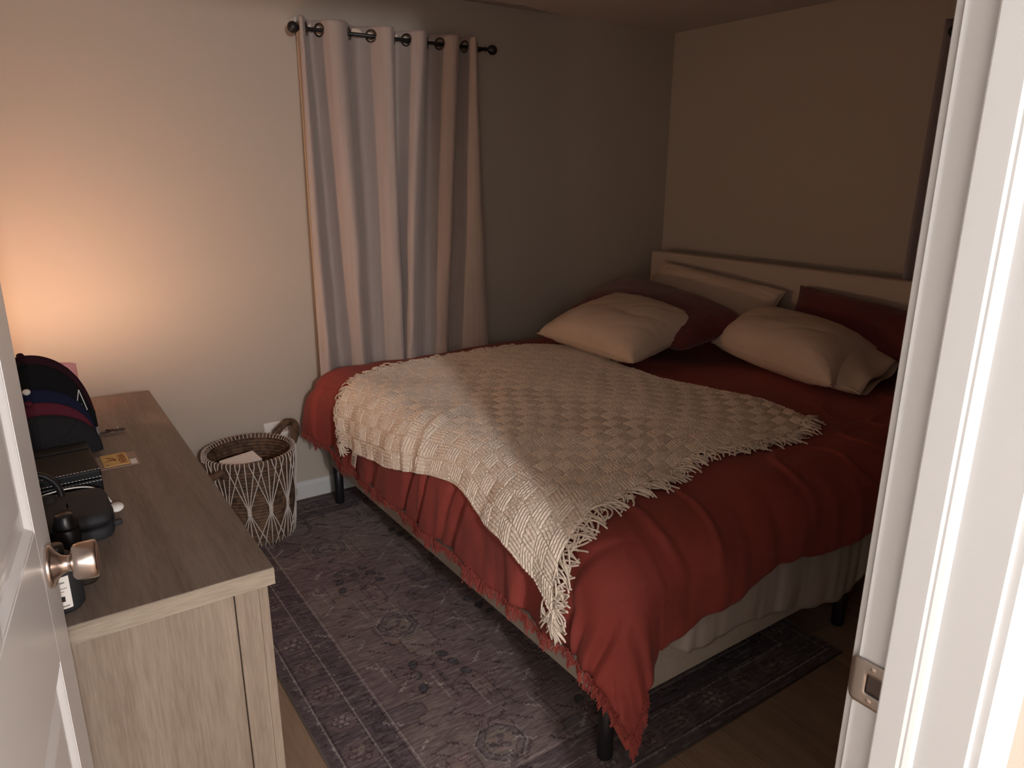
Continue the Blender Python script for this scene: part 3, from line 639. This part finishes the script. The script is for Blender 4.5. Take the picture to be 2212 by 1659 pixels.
pr = pillow('cream pillow with open case end lying nearest the doorway side', [(2.47, 1.47, .735), (2.60, 2.16, .755), (3.02, 2.28, .82), (2.90, 1.52, .80)], .22, M['cream'], None, 15)
pillow('large cream pillow propped up in front by the curtain', [(2.09, 2.14, .735), (2.09, 2.82, .74), (2.61, 2.80, .865), (2.60, 2.18, .83)], .20, M['cream'], None, 18)
# loose case end on the near cream pillow
s = np.linspace(0, 1, 24); q = np.linspace(0, 2*PI, 40)
A0, A1 = np.array([2.50, 1.48, .745]), np.array([2.89, 1.53, .81]); Pq = []
for k in np.linspace(0, 1, 8):
    ring = []
    for t in q:
        al = .5-.5*math.cos(t); side = math.sin(t); ring.append(A0+(A1-A0)*(al*.92+.04)+np.array([.01, .055-.150*k, -.012-.02*k+side*(.068-.046*k)+.010*math.sin(5*t+3*k)*k]))
    Pq.append(ring)
pe = grid('case_opening', np.array(Pq)-np.array(pr.location), M['cream'], pr); pe.modifiers.new('s', 'SOLIDIFY').thickness = .002

# ------------------------------------------------------------------ dresser
DZ, dx0, dx1, dy0, dy1 = .77, -.235, .326, 1.279, 2.698
ds = tag(empty('dresser', (0, 2.0, 0)), 'wide greige oak dresser beside the open white door', 'dresser'); dso = np.array([0, 2., 0])
def dbox(nm, x0, y0, z0, x1, y1, z1, m, bev=.0015, par=ds): return box(nm, x0, y0-2., z0, x1, y1-2., z1, m, par, bev)
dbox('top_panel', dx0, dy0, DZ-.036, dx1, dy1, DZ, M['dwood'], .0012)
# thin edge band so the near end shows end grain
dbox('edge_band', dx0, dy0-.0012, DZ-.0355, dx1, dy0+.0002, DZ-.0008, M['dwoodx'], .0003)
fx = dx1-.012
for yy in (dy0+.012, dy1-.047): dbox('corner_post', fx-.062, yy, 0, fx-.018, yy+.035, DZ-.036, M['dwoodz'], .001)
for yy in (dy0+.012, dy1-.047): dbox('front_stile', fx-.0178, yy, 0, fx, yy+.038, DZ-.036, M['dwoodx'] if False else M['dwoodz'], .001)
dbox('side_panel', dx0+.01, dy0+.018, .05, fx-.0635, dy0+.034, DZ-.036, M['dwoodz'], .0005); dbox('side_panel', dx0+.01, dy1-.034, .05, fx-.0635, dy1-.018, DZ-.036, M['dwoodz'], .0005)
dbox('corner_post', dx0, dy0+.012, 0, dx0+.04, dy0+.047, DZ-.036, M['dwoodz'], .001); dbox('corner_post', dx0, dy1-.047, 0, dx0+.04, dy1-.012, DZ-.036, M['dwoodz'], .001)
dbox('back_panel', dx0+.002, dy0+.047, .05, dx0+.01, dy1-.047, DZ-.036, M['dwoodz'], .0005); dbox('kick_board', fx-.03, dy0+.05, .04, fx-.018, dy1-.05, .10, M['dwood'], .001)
for r_ in range(3):
    z0 = .105+r_*.21
    for c_ in range(2):
        y0 = dy0+.053+c_*.66; d_ = dbox('drawer', fx-.018, y0, z0, fx-.002, y0+.652, z0+.204, M['dwood'], .002)
        h_ = y0+.326-2.; tube('handle', [(fx-.002, h_-.06, z0+.10), (fx+.022, h_-.058, z0+.10), (fx+.022, h_+.058, z0+.10), (fx-.002, h_+.06, z0+.10)], .005, M['black'], d_, 8)

# ------------------------------------------------------------------ things on the dresser
# lamp at the back
lp = tag(empty('table_lamp', (.030, 2.60, DZ)), 'small lit table lamp hidden behind the pink pouch and the caps', 'lamp')
lathe('lamp_base', [(0, 0), (.062, 0), (.063, .008), (.03, .014), (.012, .025), (.010, .05), (0, .05)], M['pinkshade'], lp, n=32)
lathe('bulb', [(0, .05), (.009, .06), (.014, .08), (.016, .10), (.012, .115), (0, .12)], M['bulb'], lp, (0, 0, 0), n=20)
sh_ = lathe('lamp_shade', [(.058, .012), (.056, .08), (.0540, .138), (.0532, .140), (.0520, .138), (.0545, .08), (.0565, .012)], M['pinkshade'], lp, n=48)
nt = M['pinkshade'].node_tree; tr = nt.nodes.new('ShaderNodeBsdfTranslucent'); tr.inputs[0].default_value = (.75, .30, .26, 1); mx = nt.nodes.new('ShaderNodeMixShader'); mx.inputs[0].default_value = .04
out = nt.nodes['Material Output']; nt.links.new(nt.nodes['Principled BSDF'].outputs[0], mx.inputs[1]); nt.links.new(tr.outputs[0], mx.inputs[2]); nt.links.new(mx.outputs[0], out.inputs[0])
for k in range(3): a = k*2*PI/3+.55; tube('added_shadow_arm', [(.010*math.cos(a), .010*math.sin(a), .124), (.054*math.cos(a), .054*math.sin(a), .130)], .0028, M['black'], lp, 6)  # unseen arms, added to break the bulb's light into shadow bands
# pink pouch standing in front of the lamp
nu, nv = 40, 30; pu, pv = np.meshgrid(np.linspace(0, 1, nu), np.linspace(0, 1, nv), indexing='ij')
px_ = -.075+.150*pu; tz = .172-.010*np.abs(2*pu-1)**4; thk = .008*(np.clip(1-(2*pv-1)**4, 0, 1)*np.clip(1-(2*pu-1)**6, 0, 1))**.5
fr = .006*noise2(pu*5+3*pv, pv*3+pu, 71)+.003*noise2(pu*14, pv*6, 72)
pch = tag(empty('pink_pouch', (.040, 2.505, DZ)), 'dull pink fabric pouch standing behind the caps in front of the lamp', 'pouch')
Vp = np.concatenate([np.stack([px_, -thk+fr, pv*tz+.001], -1).reshape(-1, 3), np.stack([px_, thk+fr, pv*tz+.001], -1).reshape(-1, 3)]); Fp = []
for k_ in (0, nu*nv):
    for i in range(nu-1):
        for j in range(nv-1):
            q = (k_+i*nv+j, k_+(i+1)*nv+j, k_+(i+1)*nv+j+1, k_+i*nv+j+1); Fp.append(q if k_ == 0 else q[::-1])
po = pyd('pouch_body', Vp, Fp, M['pinkshade'], pch, True)
tube('top_seam', np.stack([px_[:, -1], fr[:, -1], tz[:, -1]+.002], -1), .0026, M['pinkshade'], pch, 8)
# speckled lace bundle beside the lamp
bm = bmesh.new(); bmesh.ops.create_icosphere(bm, subdivisions=4, radius=1)
for v_ in bm.verts: c = v_.co; n_ = float(noise2(np.array(c.x*4+9), np.array(c.y*4+c.z*3), 5)); v_.co = Vector((c.x*.055, c.y*.05, .09+c.z*.09))*(1+.14*n_)
lc = tag(fin('lace_bundle', bm, M['pinklace'], None, True), 'red and white speckled lace bundle behind the caps beside the pink pouch', 'fabric'); lc.location = (-.078, 2.46, DZ+.032)
# caps: five folded caps standing nested one before another
caps = [('dark maroon cap at the very back of the cap row', 'capmaroon', 2.345, 1.008, .146, None),
        ('black cap with white shield emblem, second from the back of the row', 'capblack', 2.292, .995, .138, 'emblem'),
        ('navy cap with a white top button in the middle of the row', 'capnavy', 2.238, .937, .135, 'button'),
        ('wine red cap between the navy and the charcoal caps', 'capwine', 2.190, .913, .132, None),
        ('charcoal grey cap at the front of the row above the black case', 'capgrey', 2.135, .893, .138, 'front')]
for i, (lb, mk, cy, zt, rx, sp) in enumerate(caps):
    o = tag(empty('baseball_cap', (-.010, cy, DZ+.012)), lb, 'cap', 'baseball caps nested on the dresser'); hgt = zt-DZ-.012; lean = .24
    n = 48; m_ = 30; th_ = np.linspace(0, PI, n); q = np.linspace(-1, 1, m_)
    TH, Q = np.meshgrid(th_, q, indexing='ij')
    def crown(th0, q0, lift=0.):
        sr = 1-np.abs(q0)**1.6*.96; sg = np.sign(q0); bul = np.clip(1-sr**2.4, 0, 1)**.55
        x_ = rx*np.cos(th0)*sr; z_ = hgt*np.sin(th0)**.82*sr
        return np.stack([x_, sg*(.026*bul+lift)+lean*(z_-hgt*.5)+.002*np.sin(th0*9)*bul, np.maximum(z_, 0)], -1)
    grid('crown', crown(TH, Q), M[mk], o)
    # panel seams
    for a in (PI*.5, PI*.27, PI*.73): tube('seam', crown(np.full(m_-2, a), q[1:-1], .0006), .0012, M[mk], o, 5)
    # bill pointing away to the door side
    s = np.linspace(0, 1, 14); t = np.linspace(-1, 1, 14); S_, T_ = np.meshgrid(s, t, indexing='ij'); w_ = .040*np.sqrt(np.clip(1-(S_*.9)**2, 0, 1))
    b_ = grid('bill', np.stack([-rx*.82-.070*S_, T_*w_*.8+.0-lean*hgt*.4, .035+.012*(1-T_**2)-.02*S_], -1), M[mk], o); b_.modifiers.new('s', 'SOLIDIFY').thickness = .004
    if sp != 'front': lathe('top_button', [(0, .0065), (.005, .006), (.0078, .003), (.0082, 0), (.0075, -.003)], M['paper'] if sp == 'button' else M[mk], o, (.002-.012, lean*hgt*.5-.008, hgt+.001 if sp != 'button' else hgt-.003), ((1, 0, 0), (0, .85, -.52), (0, .52, .85)), 20, (1.15, 1.15, 1))
    if sp == 'emblem':
        # shield outline with a small barred block, on the crown's right flank facing the viewer
        def on(a, rr_): qq = -((1-rr_)/.96)**(1/1.6); return tuple(crown(np.array([a]), np.array([qq]), .0022)[0])
        tube('emblem', smooth_path([on(*p) for p in ((.60, .97), (.50, .84), (.36, .74), (.22, .78), (.10, .95), (.34, .93), (.60, .97))], 4), .0012, M['thread'], o, 5)
        for k in range(3): tube('emblem_bar', [on(.33+.045*k, .80), on(.33+.045*k, .89)], .0011, M['thread'], o, 5)
        for p in ((.46, .84), (.24, .76)): tube('emblem_bar', [on(p[0]-.03, p[1]), on(p[0]+.03, p[1])], .0022, M['thread'], o, 5)
        box('strap_end', rx*.86, -.035, .030, rx*1.02, -.005, .072, M['capblack'], o, .004)
        box('snap_strap', rx*.80, -.050, .002, rx*1.03, -.040, .026, M['clear'], o, .002)
# open black case with white stitching
cs = tag(empty('watch_case', (.006, 1.965, DZ)), 'black leatherette case with white stitching in front of the caps', 'case'); cs.rotation_euler = (0, 0, .045)
box('case_body', -.10, -.118, 0, .088, .110, .033, M['leather'], cs, .004)
box('case_lid', -.10, -.118, .0345, .088, .110, .056, M['leather'], cs, .004)
for zz in (.0290, .0385): 
    for k in range(26):
        x_ = -.096+k*.0071; box('stitch', x_, -.1188, zz-.0005, x_+.0045, -.1178, zz+.0005, M['thread'], cs, 0)
for k in range(26): x_ = -.096+k*.0071; box('stitch', x_, -.113, .0559, x_+.0045, -.112, .0566, M['thread'], cs, 0)
for yy in (.05,): box('lid_strap', -.10, yy, .056, .086, yy+.012, .059, M['leather'], cs, .001)
# printed card and tag
cd_ = tag(box('greeting_card', -.05, -.052, 0, .048, .052, .0012, M['cardpink'], None, .0003), 'pink and green printed card lying under the yellow tag on the dresser', 'card'); cd_.location = (.149, 2.041, DZ); cd_.rotation_euler = (0, 0, .0)
box('card_patch', .028, -.046, .0012, .043, -.008, .0014, M['paper'], cd_, 0)
tg = tag(box('price_tag', -.031, -.046, 0, .029, .046, .0012, M['tag'], None, .0003), 'yellow card tag printed with a brown swallow and lettering', 'tag'); tg.location = (.1455, 2.047, DZ+.0018); tg.rotation_euler = (0, 0, .02)
def text(name, s, size, m, parent, loc, rot):
    cu_ = bpy.data.curves.new(name, 'FONT'); cu_.body = s; cu_.size = size; cu_.extrude = .0002; cu_.align_x = 'CENTER'; cu_.align_y = 'CENTER'; cu_.offset = .0004
    o = bpy.data.objects.new(name, cu_); C.objects.link(o); o.parent = parent; o.location = loc; o.rotation_euler = rot; cu_.materials.append(m)
    dg = bpy.context.evaluated_depsgraph_get(); me_ = bpy.data.meshes.new_from_object(o.evaluated_get(dg)); o2 = bpy.data.objects.new(name, me_); C.objects.link(o2); o2.parent = parent; o2.location = loc; o2.rotation_euler = rot; bpy.data.objects.remove(o); return o2
text('lettering', 'WREN', .024, M['tagink'], tg, (.014, -.001, .0014), (0, 0, -PI/2))
bird = [(.001, -.001), (-.004, .008), (-.012, .012), (-.020, .026), (-.008, .018), (.000, .012), (.004, .002), (.006, -.010), (.002, -.013), (-.001, -.006), (-.012, -.006), (-.024, -.014), (-.014, -.001), (-.006, .002)]
pyd('swallow_print', [(x_-.004, y_, .00135) for x_, y_ in bird], [tuple(range(len(bird)))], M['tagink'], tg)
pyd('print_mark', [(-.026, -.040, .00135), (-.018, -.040, .00135), (-.018, -.032, .00135), (-.026, -.032, .00135)], [(0, 1, 2, 3)], M['ink'], tg)
# brown cord loop
bc = tag(empty('brown_cord', (.12, 2.287, DZ)), 'short dark brown braided cord with a loop end beside the caps', 'cord')
tube('cord', smooth_path([(-.02, -.006, .005), (.02, -.004, .005), (.042, .003, .006), (.050, .004, .008)], 5), .0035, M['browncord'], bc, 8)
a = np.linspace(0, 2*PI, 22, endpoint=False); tube('cord_loop', np.c_[.065+.013*np.cos(a), .001+.007*np.sin(a), .006+0*a], .0022, M['browncord'], bc, 6, True)
tube('cord_loop', smooth_path([(.040, .004, .006), (.032, .008, .009), (.045, -.004, .009), (.056, .002, .006)], 5), .0022, M['browncord'], bc, 6)
lathe('bead', [(0, .003), (.0025, 0), (0, -.003)], M['nickel'], bc, (.062, .009, .009), n=10)
# rounded black travel case, jar, strap, bottles, cable
tc = tag(empty('zip_case', (.026, 1.672, DZ)), 'rounded black hard zip case beside the door knob', 'case')
def rounded(cx, cy, hx_, hy_, rc, ins, z, n=40):
    out_ = []
    for k in range(n):
        t = 2*PI*k/n; c_, s_ = math.cos(t), math.sin(t); e_ = .42
        out_.append((cx+(hx_-ins)*math.copysign(abs(c_)**e_, c_), cy+(hy_-ins)*math.copysign(abs(s_)**e_, s_), z))
    return out_
def soft_box(nm, cx, cy, hx_, hy_, z0, z1, m, par, rd=.010):
    R_ = [rounded(cx, cy, hx_, hy_, 0, i, z) for i, z in ((hx_*.98, z0), (rd, z0), (rd*.3, z0+rd*.3), (0, z0+rd), (0, z1-rd), (rd*.3, z1-rd*.3), (rd, z1), (rd*2.2, z1+.001), (hx_*.98, z1+.001))]
    return grid(nm, np.array(R_).transpose(1, 0, 2), m, par, True, wrap=True)
soft_box('case_shell', -.008, -.005, .078, .090, 0, .026, M['rubber'], tc, .006); soft_box('case_lid', -.008, -.005, .078, .090, .028, .056, M['rubber'], tc, .012)
V, F = tube_vf([(.069, .05, .027), (.072, .0, .027), (.069, -.055, .027)], .0022, 6); pyd('zip', V, F, M['pitch'], tc, True); box('zip_pull', .066, -.078, .018, .082, -.066, .030, M['rubber'], tc, .003)
jr_ = tag(empty('lidded_jar', (.008, 1.575, DZ+.0)), 'small glossy black jar with tapered lid beside the zip case', 'jar')
lathe('jar_body', [(0, 0), (.022, 0), (.0235, .003), (.0235, .046), (.021, .049), (0, .049)], M['pitch'], jr_, n=32); lathe('jar_lid', [(0, .078), (.014, .077), (.016, .075), (.0225, .053), (.0225, .049), (0, .049)], M['pitch'], jr_, n=24)
hp = tag(empty('headphones', (-.045, 1.63, DZ)), 'black folded headphones against the door edge', 'headphones')
a = np.linspace(-.3, PI*1.05, 26); tube('headband', np.c_[.005+.052*np.cos(a), .10+0*a+.03*np.sin(a), .055+.050*np.sin(a)], .007, M['pitch'], hp, 10)
for sx in (-1, 1): lathe('ear_cup', [(0, -.018), (.024, -.018), (.030, -.012), (.030, .012), (.024, .018), (0, .018)], M['rubber'], hp, (.028*sx, .09, .035), ((0, 0, 1), (0, 1, 0), (-1, 0, 0)), 28)
def bottle(label, loc, r, h, m, sticker=False):
    o = tag(empty('bottle', (loc[0], loc[1], DZ)), label, 'bottle')
    lathe('bottle_body', [(0, 0), (r*.86, 0), (r, .006), (r, h*.72), (r*.93, h*.84), (r*.68, h*.93), (r*.45, h*.96), (0, h*.96)], m, o, n=40)
    lathe('cap', [(0, h*1.12), (r*.40, h*1.12), (r*.44, h*1.10), (r*.44, h*.96), (0, h*.96)], M['pitch'], o, n=24)
    if sticker:
        t = np.linspace(-.36, .30, 10)-PI/2+.1
        z_ = np.array([.012, .072]); Pn = np.stack([np.stack([(r+.0006)*np.cos(t), (r+.0006)*np.sin(t), np.full_like(t, zz)], -1) for zz in z_]); s_ = grid('sticker', Pn, M['paper'], o, True)
        for z0, z1, w0, w1, mm in ((.060, .063, 2, 7, 'ink'), (.050, .0515, 2, 8, 'ink'), (.044, .0455, 2, 6, 'ink'), (.026, .036, 2, 6, 'pitch'), (.016, .0185, 1, 8, 'ink')):
            Pn = np.stack([np.stack([(r+.0011)*np.cos(t[w0:w1]), (r+.0011)*np.sin(t[w0:w1]), np.full(w1-w0, zz)], -1) for zz in (z0, z1)]); grid('printed_bars', Pn, M[mm], s_, True)
    return o
bottle('matt black bottle with a white barcode sticker below the door knob', (-.016, 1.352), .033, .105, M['rubber'], True)
bottle('dark amber bottle standing just behind the door knob', (.024, 1.428), .025, .062, M['brownglass'])
cb = tag(empty('charging_cable', (.046, 1.765, DZ)), 'white charging cable ending in a round puck beside the black zip case', 'cable')
tube('cord', smooth_path([(-.14, -.01, .030), (-.09, .005, .045), (-.03, .010, .052), (.02, .000, .050), (.045, -.022, .036), (.056, -.045, .022)], 8), .0017, M['paper'], cb, 8)
lathe('puck', [(0, .007), (.0135, .0065), (.0145, .0035), (.0135, 0), (0, 0)], M['paper'], cb, (.063, -.058, .010), ((1, 0, 0), (0, .94, -.34), (0, .34, .94)), 28)

# ------------------------------------------------------------------ woven basket
bkx, bky, BH = .700, 2.955, .375; rb_, rt_ = .150, .180
bk = tag(empty('woven_basket', (bkx, bky, .006)), 'round dark brown woven basket netted in white cord with loop handles', 'basket')
n = 96; coils = 26; zz = np.linspace(0, BH, coils*8+1); ph = zz/BH*coils
def rad(z): return rb_+(rt_-rb_)*(np.asarray(z)/BH)**.8
A_g = np.linspace(0, 2*PI, n, endpoint=False)
outer = np.stack([np.stack([np.cos(a_)*(rad(zz)+.0045*np.abs(np.sin(PI*ph))+.0012*np.sin(a_*45+ph*9)), np.sin(a_)*(rad(zz)+.0045*np.abs(np.sin(PI*ph))+.0012*np.sin(a_*45+ph*9)), zz], -1) for a_ in A_g])
grid('basket_wall', outer, M['wicker'], bk, wrap=True)
inner = np.stack([np.stack([np.cos(a_)*(rad(zz)-.010-.0035*np.abs(np.sin(PI*ph))), np.sin(a_)*(rad(zz)-.010-.0035*np.abs(np.sin(PI*ph))), np.maximum(zz, .01)], -1) for a_ in A_g]); grid('basket_lining', inner[:, ::-1], M['wicker'], bk, wrap=True)
lathe('basket_base', [(0, .002), (rb_, .002), (rb_, .010), (0, .012)], M['wicker'], bk, n=48)
a = np.linspace(0, 2*PI, 120, endpoint=False); tube('rim', np.c_[(rt_-.003)*np.cos(a), (rt_-.003)*np.sin(a), BH+0*a], .0085, M['wicker'], bk, 10, True)
NN = 13
for k in range(NN):
    pr_ = []; ac = 2*PI*k/NN
    zk = BH*.45
    for j in range(5):
        at_ = ac+(j-2)*2*PI/NN*.40; ab_ = ac+(j-2)*2*PI/NN*.42; an = ac+(j-2)*.016
        P_ = [(at_, BH-.004, -.014), (at_, BH+.008, -.006), (at_, BH+.009, .004), (at_, BH-.004, .008)]
        P_ += [(at_+(an-at_)*q, BH-.004+(zk+.02-BH)*q, .0085) for q in (.33, .66, 1)]+[(an, zk-.02, .0085)]+[(an+(ab_-an)*q, zk-.02+(.022-zk)*q, .0085) for q in (.33, .66, 1)]
        pr_.append(tube_vf([(math.cos(t)*(float(rad(max(z, 0)))+o_), math.sin(t)*(float(rad(max(z, 0)))+o_), z) for t, z, o_ in P_], .0021, 6))
    for q in range(4):
        z = zk-.012+q*.008; R_ = float(rad(z)); pr_.append(tube_vf([(math.cos(ac+t)*(R_+.0085+.004*math.cos(t/.05*1.2)), math.sin(ac+t)*(R_+.0085+.004*math.cos(t/.05*1.2)), z) for t in np.linspace(-.045, .045, 5)], .0028, 6))
    V, F = join_vf(pr_); pyd('cord_netting', V, F, M['rope'], bk, True)
for a0 in (.42, PI+.42):
    e1 = np.array([math.cos(a0), math.sin(a0), 0]); e2 = np.array([-math.sin(a0), math.cos(a0), 0]); pts = []
    up = .075 if a0 < 1 else -.020
    for t in np.linspace(0, PI, 40): pts.append(e1*(rt_-.004+.062*math.sin(t))+e2*.060*math.cos(t)+np.array([0, 0, BH-.02+up*math.sin(t)]))
    pts = [pts[0]-np.array([0, 0, .03])]+pts+[pts[-1]-np.array([0, 0, .03])]
    hd = tube('handle', pts, .0120, M['wicker'], bk, 10)
    pp = np.array(pts); pr_ = []
    for i in range(2, len(pp)-2):
        T_ = pp[i+1]-pp[i-1]; T_ /= np.linalg.norm(T_); N_ = np.cross(T_, e1); N_ /= np.linalg.norm(N_); B_v = np.cross(T_, N_)
        for h_ in (0, .5):
            c_ = pp[i]*(1-h_)+pp[i+1]*h_; q_ = np.linspace(0, 2*PI, 10, endpoint=False); pr_.append(tube_vf([c_+.0128*(math.cos(t)*N_+math.sin(t)*B_v) for t in q_], .0028, 5, True))
    V, F = join_vf(pr_); o = pyd('handle_wrap', V, F, M['wicker'], hd, True)
pb = tag(box('white_box', -.07, -.045, 0, .075, .045, .10, M['paper'], None, .003), 'flat white box lying inside the woven basket', 'box'); pb.location = (.655, 2.93, .262); pb.rotation_euler = (.12, -.06, .15)
cl_ = tag(empty('folded_cloth', (bkx, bky, .02)), 'dark folded cloth at the bottom of the woven basket', 'cloth')
for k in range(3): box('cloth_fold', -.09, -.09, k*.06, .09, .09, k*.06+.055, M['wicker'], cl_, .02)

# ------------------------------------------------------------------ hall ceiling light
hl = tag(empty('pendant_light', (-.005, -1.8, CH)), 'hanging pendant light in the hall outside the doorway', 'pendant light')
lathe('ceiling_plate', [(0, 0), (.07, 0), (.07, -.018), (0, -.018)], M['steel'], hl, n=40)
lathe('socket', [(0, -.018), (.006, -.018), (.006, -.20), (.018, -.21), (.018, -.255), (0, -.255)], M['steel'], hl, n=24)
